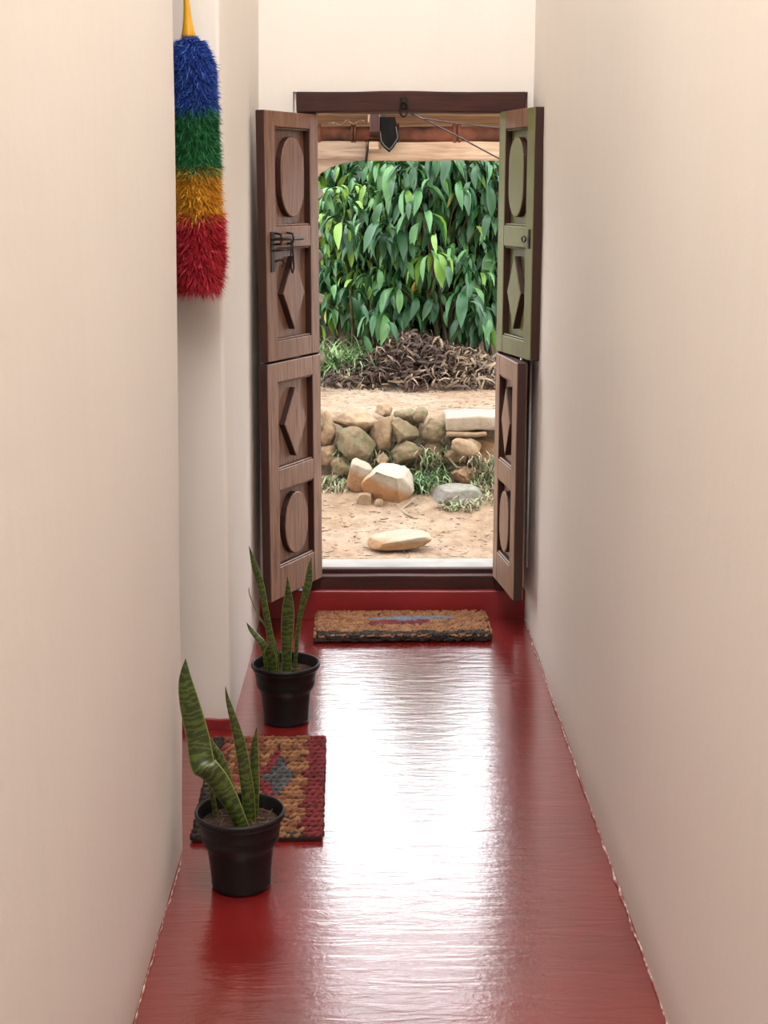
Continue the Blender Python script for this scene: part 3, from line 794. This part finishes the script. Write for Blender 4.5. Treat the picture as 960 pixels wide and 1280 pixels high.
def boulder(loc, size, seed, m, name, label, cuts, rot=(0, 0, 0), group=None):
    """a big stone broken along flat faces: cuts are (normal, distance) in unit-sphere space"""
    bm = bmesh.new(); bmesh.ops.create_icosphere(bm, subdivisions=4, radius=1.0)
    for v in bm.verts:
        for n, d in cuts:
            n = Vector(n).normalized(); q = v.co.dot(n) - d
            if q > 0: v.co -= n*q*0.97
        v.co *= 1 + 0.05*noise.noise(v.co*2.0 + Vector((seed, 0, 0))) + 0.035*noise.noise(v.co*5 + Vector((seed, 3, 0))) + 0.012*noise.noise(v.co*14 + Vector((seed, 9, 0)))
        v.co = Vector((v.co.x*size[0]/2, v.co.y*size[1]/2, v.co.z*size[2]/2))
    o = obj(name, bm, m, None, loc, True); o.rotation_euler = rot
    return tag(o, label, 'rock', group)
def two_face_rock(name, top, side, slant=0.25):  # pale and orange stone; lit top and shaded side painted in by height
    t = NT(name); v = t.coord('Object')
    g = t.n('ShaderNodeTexCoord'); sp = t.n('ShaderNodeSeparateXYZ'); t.l(g.outputs['Generated'], sp.inputs[0])
    a = t.ramp(t.noise(v, 10, 7, 0.65), [(0.3, tuple(x*0.75 for x in top)), (0.7, top)])
    b = t.ramp(t.noise(v, 10, 7, 0.65), [(0.3, tuple(x*0.75 for x in side)), (0.7, side)])
    k = t.math('ADD', t.math('ADD', t.math('MULTIPLY', sp.outputs[2], 0.75), t.math('MULTIPLY', sp.outputs[0], slant)), t.math('MULTIPLY', t.math('SUBTRACT', t.noise(v, 12, 4), 0.5), 0.25))
    c = t.mix(t.ramp(k, [(0.50, (0,)*3), (0.66, (1,)*3)]), b, a)
    t.col(c); t.set(Roughness=0.9); t.bump(t.noise(v, 28, 8, 0.7), 0.6, 0.015)
    return t.m
M_boulder = two_face_rock('lit_top_boulder', earth(220, 200, 172), earth(202, 150, 100))
M_big = two_face_rock('split_boulder', earth(232, 214, 188), earth(222, 158, 100), 0.42)
boulder((0.080, 7.62, 0.098), (0.285, 0.26, 0.25), 2.0, M_big, 'boulder', 'large tan boulder with slanted orange face in front of the wall',
        [((-0.42, -0.85, -0.28), 0.45), ((0.2, -0.25, 1), 0.58), ((-0.75, 0, 0.75), 0.72), ((0.9, -0.3, 0.3), 0.75), ((0, 0, -1), 0.8), ((0.6, -0.7, -0.2), 0.7)], group='loose rocks in the yard')
boulder((-0.075, 7.74, 0.112), (0.155, 0.17, 0.205), 5.0, M_boulder, 'boulder', 'narrow upright tan rock leaning against the large boulder',
        [((0, -1, 0.1), 0.6), ((0.3, -0.2, 1), 0.7), ((-1, 0, 0.3), 0.7), ((0, 0, -1), 0.8)], group='loose rocks in the yard')
boulder((-0.045, 7.58, 0.005), (0.10, 0.10, 0.13), 8.0, M_rock_tan, 'small_rock', 'small cracked tan rock at the foot of the narrow upright rock',
        [((0, -1, 0), 0.6), ((0, 0, 1), 0.7), ((1, 0, 0), 0.7)], group='loose rocks in the yard')
boulder((0.030, 7.54, 0.010), (0.046, 0.046, 0.05), 11.0, M_rock_tan, 'pebble', 'round tan pebble beside the small cracked rock', [((0, 0, 1), 0.8)], group='loose rocks in the yard')
boulder((0.123, 7.02, -0.066), (0.32, 0.22, 0.095), 14.0, M_boulder, 'flat_stone', 'flat low stone alone in the dusty yard',
        [((-0.12, -0.35, 1), 0.42), ((0.2, -1, 0), 0.6), ((-0.7, -0.3, 0.2), 0.75), ((0, 0, -1), 0.7)], rot=(0, -0.07, 0.05), group='loose rocks in the yard')
boulder((0.434, 7.62, 0.025), (0.275, 0.20, 0.16), 17.0, M_rock_grey, 'low_rock', 'low grey rounded rock in dry grass below the slab',
        [((0, -0.2, 1), 0.62), ((0.3, -1, 0.3), 0.7), ((-1, -0.3, 0.4), 0.75)], group='loose rocks in the yard')

# stacked stone pillar beyond the left door leaf
pl = empty('stone_pillar', (-0.425, 9.12, 0.40)); tag(pl, 'rough stacked stone pillar beyond the left door leaves', 'pillar')
for i in range(11):
    rock('stone', (0.015*math.sin(i*2.1) + 0.02, 0, 0.06 + i*0.125), (0.20 + 0.03*math.sin(i*1.7), 0.2, 0.135), M_rock_dark, 300+i, parent=pl, rot=(0, 0, i))

# ------------------------------------------------------------------ plants outside
def drop_leaf_bm(L, hw, a0, a1, fold, curl, seg=8):
    vs_, fs_ = [], []
    p = Vector((0, 0, 0)); path = [(p.copy(), a0)]
    pet = 0.14
    for i in range(seg):
        t = (i+0.5)/seg
        ang = a0 + (a1-a0)*min(1, t*1.7)**0.8
        p = p + Vector((math.cos(ang), 0, math.sin(ang)))*L/seg; path.append((p.copy(), ang))
    for i, (q, ang) in enumerate(path):
        t = i/seg
        if t < pet: w = 0.035
        else:
            s = (t-pet)/(1-pet); w = max(0.02, math.sin(PI*s**0.95)**1.05)
        nrm = Vector((-math.sin(ang), 0, math.cos(ang)))
        h = hw*w
        ca = curl*math.sin(t*5)
        for u in (-1, 0, 1):
            vs_.append(q + Vector((0, u*h, 0)) + nrm*(abs(u)*h*fold + u*h*ca + 0.06*h*math.sin(i*2.4)*abs(u)))
    for i in range(seg):
        for k in range(2):
            fs_.append((i*3+k, i*3+k+1, (i+1)*3+k+1, (i+1)*3+k))
    return vs_, fs_
LEAF_ME = []
for vi, (hw, a0, a1, fold, curl) in enumerate(((.031, .6, -1.25, .6, .2), (.036, .3, -1.35, .45, -.25), (.026, .9, -1.05, .75, .3), (.039, 0.1, -1.45, .35, .2))):
    row = []
    for mi in range(4):
        a, b = drop_leaf_bm(0.30, hw, a0, a1, fold, curl)
        me = bpy.data.meshes.new('drooping_leaf'); me.from_pydata([tuple(v) for v in a], [], b)
        me.materials.append(M_leaf[mi]); me.polygons.foreach_set('use_smooth', [True]*len(me.polygons)); row.append(me)
    LEAF_ME.append(row)

def shrub(name, x, y, h, spread, seed, label, ncl, scale=1.0, low=0.35, tones=(5, 4, 1, 0.15), depth=0.5, per=(6, 8), stems=5):
    rs = random.Random(seed)
    z0 = gh(x, y)
    t = empty(name, (x, y, z0)); tag(t, label, 'shrub', 'big leaved shrubs beyond the terrace')
    tips = []
    bm = bmesh.new()
    for i in range(ncl):
        u = (i + 0.5)/ncl
        zz = h*(low + (1-low)*rs.random()**0.85)
        a = rs.uniform(0, 2*PI); rr = spread*math.sqrt(rs.random())*(0.75 + 0.35*math.sin(PI*min(1, zz/h)))
        tips.append(Vector((rr*math.cos(a), rr*math.sin(a)*depth - 0.1, zz)))
    for s in range(stems):
        b = Vector((rs.uniform(-.08, .08)*spread*4, rs.uniform(-.06, .06), -0.03)); tp = Vector((rs.uniform(-.6, .6)*spread, rs.uniform(-.4, .4)*spread*depth, h*rs.uniform(.8, .95)))
        mid = (b+tp)/2 + Vector((rs.uniform(-.05, .05), 0, 0.05))
        add_tube(bm, [b, mid, tp], [0.014, 0.010, 0.005], 5)
    for tp in tips:
        q = Vector((tp.x*0.45, tp.y*0.45, tp.z*0.72)); add_tube(bm, [q, (q+tp)/2 + Vector((0, 0, .02)), tp], [0.006, 0.005, 0.003], 4)
    tag(obj('stem', bm, M_stem, t, smooth=True), kind='stuff')
    n = 0
    for tp in tips:
        k = rs.randint(*per); a0 = rs.uniform(0, 2*PI); cs = scale*rs.uniform(.75, 1.2)
        tone = rs.choices(range(4), tones)[0]
        for j in range(k):
            if n >= 299: break
            tn = tone if rs.random() < 0.75 else rs.choices(range(4), tones)[0]
            me = LEAF_ME[rs.randrange(4)][tn]
            o = bpy.data.objects.new('leaf', me); COL.objects.link(o); o.parent = t
            o.location = tp + Vector((rs.uniform(-.01, .01), rs.uniform(-.01, .01), rs.uniform(-.03, .02)))
            o.rotation_euler = (rs.uniform(-.35, .35), rs.uniform(-.25, .35), a0 + 2*PI*j/k + rs.uniform(-.3, .3))
            s = cs*rs.uniform(.8, 1.15); o.scale = (s, s, s)
            n += 1
    V, F, MI = [], [], []
    for q in range(420):
        tp = rs.choice(tips); s = scale*rs.uniform(.5, .85)
        tn = rs.choices(range(4), tones)[0]; me = LEAF_ME[rs.randrange(4)][tn]
        M = Matrix.Translation(tp + Vector((rs.gauss(0, .11), rs.gauss(0, .09), rs.gauss(0, .10)))) @ Matrix.Rotation(rs.uniform(0, 2*PI), 4, 'Z') @ Matrix.Rotation(rs.uniform(-.4, .4), 4, 'X') @ Matrix.Scale(s, 4)
        b0 = len(V); V += [tuple(M @ v.co) for v in me.vertices]
        for p in me.polygons: F.append(tuple(b0+k for k in p.vertices)); MI.append(tn)
    tag(from_lists('small_leaves', V, F, M_leaf, t, MI), kind='stuff')
    return t
shrub('leafy_shrub', -0.02, 10.0, 1.20, 0.40, 21, 'leafy shrub with pale hanging leaves near the stone pillar', 42, 0.66, 0.30, (3, 5, 3, .3))
shrub('leafy_shrub', 0.42, 9.75, 1.45, 0.42, 22, 'large leaved shrub standing behind the dead leaf heap', 42, 0.86, 0.24, (6, 3, .6, .25))
shrub('leafy_shrub', 0.86, 9.9, 1.35, 0.42, 23, 'dark glossy shrub behind the right door leaves', 42, 0.72, 0.28, (6, 4, .4, .1))
shrub('leafy_shrub', -0.50, 10.4, 1.45, 0.45, 24, 'yellowish green shrub mostly hidden by the left door leaves', 42, 0.70, 0.25, (2, 4, 4, .3))
shrub('leafy_shrub', 0.10, 10.7, 1.45, 0.50, 25, 'tall dark shrub in the second row, rising between pale and large leaved shrubs', 40, 1.1, 0.45, (5, 4, .8, .1))
shrub('leafy_shrub', 0.72, 10.8, 1.45, 0.50, 26, 'tall bushy shrub in the second row behind the dark glossy one', 40, 1.0, 0.45, (4, 5, 1, .1))
shrub('leafy_shrub', 1.40, 10.3, 1.40, 0.50, 27, 'leafy shrub hidden past the right side of the doorway', 30, 1.0, 0.35)
shrub('leafy_shrub', -1.10, 10.5, 1.40, 0.50, 28, 'leafy shrub hidden past the left side of the doorway', 30, 1.0, 0.35)

for i, (x, y, h, sp, sc, lo, lab) in enumerate(((0.22, 10.25, 1.25, 0.36, 0.85, 0.22, 'slender shrub in the gap between pale shrub and large leaved shrub'),
        (0.62, 10.2, 1.30, 0.36, 0.95, 0.22, 'slender shrub in the gap left of the dark glossy shrub'), (-0.25, 10.9, 1.4, 0.45, 1.0, 0.3, 'dark shrub in the second row behind the pale leaved shrub'),
        (0.40, 11.0, 1.4, 0.45, 1.0, 0.3, 'dark shrub in the second row behind the large leaved shrub'), (1.05, 10.6, 1.4, 0.42, 1.0, 0.3, 'dark shrub in the second row behind the right door leaves'))):
    shrub('leafy_shrub', x, y, h, sp, 60+i, lab, 42, sc, lo, (6, 5, .8, .1))

shrub('leafy_sapling', 0.36, 10.15, 2.3, 0.21, 81, 'tall slender sapling rising above the large leaved shrub', 40, 0.8, 0.35, (6, 4, .5, .1))

# low thicket that covers the bank behind the shrubs
def thicket():
    rs = random.Random(77)
    base = [drop_leaf_bm(0.27, hw, a0, a1, f, c, 5) for hw, a0, a1, f, c in ((.045, .4, -1.25, .3, .1), (.05, .1, -1.4, .2, -.1))]
    V, F, MI = [], [], []
    for i in range(5200):
        x = rs.uniform(-3.2, 3.8); y = 11.1 + 2.9*rs.random()
        z = gh(x, y) + rs.uniform(0.0, 0.50)
        M = Matrix.Translation((x, y, z)) @ Matrix.Rotation(rs.uniform(0, 2*PI), 4, 'Z') @ Matrix.Rotation(rs.uniform(-.4, .4), 4, 'X') @ Matrix.Scale(rs.uniform(.8, 1.5), 4)
        a, b = base[rs.randrange(2)]
        n = len(V)
        V += [tuple(M @ v) for v in a]; F += [tuple(n+k for k in f) for f in b]
        m = rs.choices(range(3), (7, 3, 1))[0]; MI += [m]*len(b)
    o = from_lists('thicket', V, F, [M_thicket, M_leaf[0], M_leaf[1]], None, MI)
    tag(o, 'dense green thicket covering the bank behind the shrubs', 'thicket', kind='stuff')
thicket()

def blades_patch(name, areas, n, lo, hi, mats, seed, label, cat, curve=0.6, width=0.005, parent=None, lift=0.0):
    rs = random.Random(seed); V, F, MI = [], [], []
    for i in range(n):
        (cx, cy, rx, ry) = areas[rs.randrange(len(areas))]
        a, r = rs.uniform(0, 2*PI), math.sqrt(rs.random())
        x, y = cx + rx*r*math.cos(a), cy + ry*r*math.sin(a); z = gh(x, y) - 0.005 + rs.random()*lift
        L = rs.uniform(lo, hi); az = rs.uniform(0, 2*PI); lean = rs.uniform(.1, .5); cv = curve*rs.uniform(.5, 1.6)
        d = Vector((math.cos(az), math.sin(az), 0)); s = Vector((-d.y, d.x, 0))*width*rs.uniform(.6, 1.5)
        p = Vector((x, y, z)); b0 = len(V); th = lean
        for k in range(5):
            w = s*(1 - (k/4)**2*0.95); V += [tuple(p - w), tuple(p + w)]
            p = p + (d*math.sin(th) + Vector((0, 0, math.cos(th))))*L/4; th += cv
        m = rs.randrange(len(mats))
        for k in range(4): F.append((b0+2*k, b0+2*k+1, b0+2*k+3, b0+2*k+2)); MI.append(m)
    o = from_lists(name, V, F, mats, parent, MI)
    return tag(o, label, cat, kind='stuff')
blades_patch('weeds', [(-0.10, 9.62, 0.28, 0.18), (-0.2, 9.55, 0.2, .12), (0.0, 9.9, .3, .2), (-0.6, 9.7, .4, .3)], 1300, .16, .40, [M_grass, M_grass, M_grass_d], 31, 'pale green weeds growing left of the dead leaf heap', 'weeds', 0.55, 0.007)
blades_patch('weeds', [(0.78, 9.75, 0.25, 0.22), (1.0, 9.7, .3, .2)], 500, .10, .26, [M_grass_d, M_grass], 32, 'dark green weeds growing right of the dead leaf heap', 'weeds', 0.6, 0.007)
blades_patch('dry_grass', [(0.28, 9.75, 0.28, 0.15), (0.16, 9.7, .2, .1)], 420, .14, .36, [M_straw, M_straw, M_grass], 33, 'dry straw coloured grass standing behind the dead leaf heap', 'grass', 0.5, 0.005)
blades_patch('grass_tuft', [(0.27, 7.82, 0.07, 0.10), (0.34, 7.86, 0.08, 0.06), (0.25, 7.72, .05, .06)], 330, .07, .18, [M_grass_d, M_grass, M_grass_d], 34, 'green grass tuft growing between boulder and low grey rock', 'grass', 0.6, 0.004)
blades_patch('grass_tuft', [(-0.20, 7.75, 0.10, 0.08), (-0.24, 7.85, .08, .06)], 190, .04, .11, [M_straw, M_grass, M_straw], 35, 'dry grey grass tuft left of the narrow upright rock', 'grass', 0.8, 0.004)
blades_patch('grass_tuft', [(0.56, 7.62, 0.12, 0.12), (0.44, 7.50, .12, .04), (0.62, 7.75, .1, .05)], 300, .04, .12, [M_straw, M_grass, M_straw], 36, 'dry grass around the low grey rock', 'grass', 0.8, 0.004)
blades_patch('moss_tuft', [(0.18, 8.06, 0.10, 0.05), (0.36, 8.0, .08, .05), (0.30, 7.90, .07, .05), (0.60, 7.80, .1, .03), (-.1, 8.1, .15, .03), (.12, 7.94, .12, .04), (-.1, 7.94, .12, .04)], 1000, .05, .15, [M_grass, M_straw, M_straw, M_grass_d], 37, 'small weeds sprouting from the stone retaining wall', 'weeds', 1.0, 0.0035, lift=0.14)

# heap of dead curled leaves on the terrace
def heap():
    rs = random.Random(41); V, F, MI = [], [], []
    def hz(x, y):
        q = 0.24*math.exp(-((x-0.20)/0.20)**2) + 0.17*math.exp(-((x-0.48)/0.22)**2) + 0.07*math.exp(-((x+0.08)/0.2)**2) + 0.10*math.exp(-((x-0.78)/0.22)**2)
        return q*math.exp(-((y-9.45)/0.20)**2)
    for i in range(4200):
        x = rs.uniform(-0.28, 1.05); y = 9.42 + rs.gauss(0, 0.13)
        h = hz(x, y)
        if h < 0.012 and rs.random() < 0.85: continue
        z = gh(x, y) + h*rs.uniform(.75, 1.08)
        L, w = rs.uniform(.06, .18), rs.uniform(.003, .010)
        M = Matrix.Translation((x, y, z)) @ Matrix.Rotation(rs.uniform(0, 2*PI), 4, 'Z') @ Matrix.Rotation(rs.gauss(0, .5), 4, 'Y') @ Matrix.Rotation(rs.uniform(0, 6), 4, 'X')
        curl = rs.uniform(.35, 1.15); b0 = len(V); p = Vector((-L/2, 0, 0)); th = -curl*1.6
        for k in range(5):
            ww = w*(0.35 + math.sin(PI*k/4)*0.65)
            for u in (-1, 1): V.append(tuple(M @ (p + Vector((0, u*ww, 0)))))
            p = p + Vector((math.cos(th), 0, math.sin(th)))*L/4; th += curl
        m = 0 if rs.random() < (0.8 if x < 0.40 else 0.4) else 1
        for k in range(4): F.append((b0+2*k, b0+2*k+1, b0+2*k+3, b0+2*k+2)); MI.append(m)
    o = from_lists('dead_leaf_heap', V, F, [M_dead, M_dead_pale], None, MI)
    tag(o, 'heap of curled dead brown leaves on the terrace edge', 'leaf heap', kind='stuff')
heap()

# litter on the yard
def litter():
    rs = random.Random(52); bm = bmesh.new()
    for i in range(3200):
        x = rs.uniform(-0.8, 1.2); y = rs.uniform(5.95, 9.3)
        if 7.9 < y < 8.25: continue
        z = gh(x, y); s = rs.uniform(.004, .014)*(1.8 if rs.random() < .05 else 1)
        r = bmesh.ops.create_cube(bm, size=1.0)
        M = Matrix.Translation((x, y, z)) @ Matrix.Rotation(rs.uniform(0, 6), 4, 'Z') @ Matrix.Rotation(rs.uniform(-.4, .4), 4, 'X')
        sx = s*(rs.uniform(1, 2.6) if rs.random() < .7 else rs.uniform(3, 7)); s *= 0.5 if sx > s*3 else 1
        for v in r['verts']:
            v.co = M @ Vector((v.co.x*sx*rs.uniform(.7, 1), v.co.y*s*rs.uniform(.6, 1), v.co.z*s*0.6))
    o = obj('yard_pebbles', bm, two_tone('pebble_mix', earth(150, 112, 82), earth(226, 202, 174), 1.4, 0.95))
    tag(o, 'loose grit and small pebbles scattered over the dry yard', 'pebbles', kind='stuff')
litter()
for pts, lab in (([(0.215, 7.56, 0.03), (0.18, 7.52, 0.005), (0.155, 7.5, -0.01), (0.148, 7.48, -0.028), (0.165, 7.44, -0.047), (0.198, 7.40, -0.055)], 'curved dry stalk lying in front of the large boulder'),
                 ([(0.36, 8.02, 0.25), (0.40, 7.93, 0.19), (0.45, 7.86, 0.14), (0.55, 7.83, 0.125), (0.70, 7.83, 0.12), (0.86, 7.85, 0.14)], 'thin pale vine trailing along the stones under the slab')):
    tag(obj('dry_stalk', tube([(x, y, max(z, gh(x, y) + 0.004)) for x, y, z in pts], 0.006, 6), M_straw, smooth=True), lab, 'stalk', 'dry stalks by the stone wall')

# ------------------------------------------------------------------ eave over the doorstep
ev = empty('eave_roof', (0.14, 6.38, 0)); tag(ev, 'tiled eave with pale timber beam outside the doorway', 'roof')
def epart(name, bm, m, smooth=False): return obj(name, bm, m, ev, smooth=smooth)
bm = box(-0.165, 1.9, -0.05, 0.07, 1.722, 1.797, 0.008, 2); subdiv_long(bm, 0.08); wobble(bm, 0.004, 5); epart('beam', bm, M_wood_pale, True)
bm = box(-1.9, -0.164, -0.05, 0.07, 1.727, 1.800, 0.008, 2); subdiv_long(bm, 0.08); wobble(bm, 0.004, 5, 3); epart('beam', bm, M_wood_grey, True)
bm = bmesh.new(); add_tube(bm, [(-0.168, -0.058, 1.722), (-0.163, -0.060, 1.76), (-0.155, -0.058, 1.802), (-0.155, 0.0, 1.808), (-0.155, 0.08, 1.80), (-0.166, 0.08, 1.72), (-0.168, 0.0, 1.716), (-0.168, -0.058, 1.722)], 0.0055, 6)
epart('iron_strap', bm, M_iron, True)
# curved bracket below the left beam end
cur = [(-0.60, 1.60), (-0.40, 1.60), (-0.365, 1.668), (-0.31, 1.698), (-0.25, 1.716), (-0.165, 1.727), (-0.60, 1.727)]
epart('bracket', prism(cur, 0.05, -0.03, 0.003), M_wood_grey)
bm = box(-0.60, -0.46, -0.04, 0.06, -0.12, 1.73, 0.01, 2); epart('post', bm, M_wood_grey)
bm = box(1.75, 1.89, -0.04, 0.06, -0.12, 1.73, 0.01, 2); epart('post', bm, M_wood_grey)
# tiles laid end to end on the beam, each with a collar
def ridge_tile(x0, x1, seed):
    bm = bmesh.new(); n = 10; rings = []
    prof = [(0.0, 0.040), (0.045, 0.039), (0.06, 0.033), (0.5, 0.034), (0.86, 0.035), (0.875, 0.046), (0.915, 0.047), (0.925, 0.037), (0.945, 0.037), (0.955, 0.047), (0.99, 0.046), (1.0, 0.038)]
    for u, r in prof:
        rings.append([bm.verts.new((x0 + (x1-x0)*u, -0.012 - r*1.15*math.cos(PI*(k/n - 0.5)), 1.826 + r*math.sin(PI*(k/n - 0.5)*1.0))) for k in range(n+1)])
    for a, b in zip(rings, rings[1:]):
        for k in range(n): bm.faces.new((a[k], a[k+1], b[k+1], b[k]))
    bmesh.ops.solidify(bm, geom=list(bm.faces), thickness=0.008)
    bmesh.ops.recalc_face_normals(bm, faces=bm.faces)
    return epart('roof_tile', bm, M_terra, True)
xs = [-1.35, -1.10, -0.84, -0.60, -0.36, -0.215, -0.035, 0.222, 0.46, 0.70, 0.95, 1.2, 1.45]
for i in range(len(xs)-1): ridge_tile(xs[i]-0.01, xs[i+1]+0.006, i)
# sloping planks of the eave
p0, p1 = Vector((0.19, 1.845)), Vector((-0.12, 1.935)); nb = 3
for i in range(nb):
    a = p0 + (p1-p0)*i/nb; b = p0 + (p1-p0)*(i+0.95)/nb
    d = (b-a).normalized(); nn = Vector((-d.y, d.x)); nn = nn if nn.y > 0 else -nn
    bm = bmesh.new()
    q = [a, b, b + nn*0.018, a + nn*0.018]
    A = [bm.verts.new((-1.6, p.x, p.y)) for p in q]; B = [bm.verts.new((1.7, p.x, p.y)) for p in q]
    for k in range(4): bm.faces.new((A[k], A[(k+1) % 4], B[(k+1) % 4], B[k]))
    bm.faces.new(A[::-1]); bm.faces.new(B); bmesh.ops.recalc_face_normals(bm, faces=bm.faces)
    epart('plank', bm, M_plank if i % 3 else M_wood_grey)
bm = bmesh.new()
A = [bm.verts.new((-1.7, y, z)) for y, z in ((0.22, 1.858), (-0.12, 1.956), (-0.10, 1.985), (0.25, 1.90))]; B = [bm.verts.new((1.8, v.co.y, v.co.z)) for v in A]
for k in range(4): bm.faces.new((A[k], A[(k+1) % 4], B[(k+1) % 4], B[k]))
bm.faces.new(A[::-1]); bm.faces.new(B); bmesh.ops.recalc_face_normals(bm, faces=bm.faces)
epart('roof_cover', bm, M_terra)
# rafter with a pale sawn end and a pale wedge under it
bm = box(-0.152, -0.112, -0.12, 0.02, 1.800, 1.872, 0.003)
for v in bm.verts: v.co.z += max(0, -(v.co.y))*0.28
epart('rafter', bm, M_wood_dark_v)
epart('rafter_end_block', box(-0.160, -0.108, -0.085, -0.055, 1.872, 1.906, 0.003), M_wood_pale)
epart('wedge', box(-0.156, -0.112, -0.085, -0.052, 1.764, 1.798, 0.004), M_wood_pale)
kn = []
for k in range(40):
    a = k/39; kn.append((-0.32 + 0.16*a, -0.06 + 0.006*math.sin(a*40), 1.868 + 0.012*a + 0.010*math.sin(a*17)*math.sin(a*PI)))
epart('lashing_cord', tube(kn, 0.003, 5), M_straw, True)

# black pointed leather piece hung from the rafter
fl_ = [(0.020, 1.895), (0.092, 1.895), (0.100, 1.86), (0.109, 1.808), (0.088, 1.775), (0.069, 1.753), (0.045, 1.772), (0.030, 1.795), (0.024, 1.84)]
hl = empty('leather_flap', (0, 6.28, 0)); tag(hl, 'black pointed leather piece with stitched edge hanging under the eave', 'leather piece')
obj('sole', prism(fl_, 0.012, -0.004, 0.003), M_leather, hl)
cxm, czm = 0.066, 1.83
obj('seam', tube([(cxm + (x-cxm)*0.86, -0.006, czm + (z-czm)*0.86) for x, z in fl_[2:]], 0.0026, 6), M_rim, hl, smooth=True)
obj('hanging_cord', tube([(0.05, 0.004, 1.89), (0.052, 0.0, 2.02)], 0.003, 6), M_wire, hl)
for pts, lab in (([(0.12, 5.92, 1.905), (0.195, 6.0, 1.876), (0.34, 6.0, 1.855), (0.49, 6.0, 1.841), (0.75, 6.02, 1.83)], 'thin brown cable running nearly level under the eave'),
                 ([(0.12, 5.93, 1.90), (0.20, 6.0, 1.873), (0.35, 6.0, 1.80), (0.49, 6.0, 1.727), (0.75, 6.02, 1.62)], 'thin brown cable slanting down across the pale beam')):
    tag(obj('cable', tube(pts, 0.0032, 6), M_wire, smooth=True), lab, 'cable', 'cables under the eave')
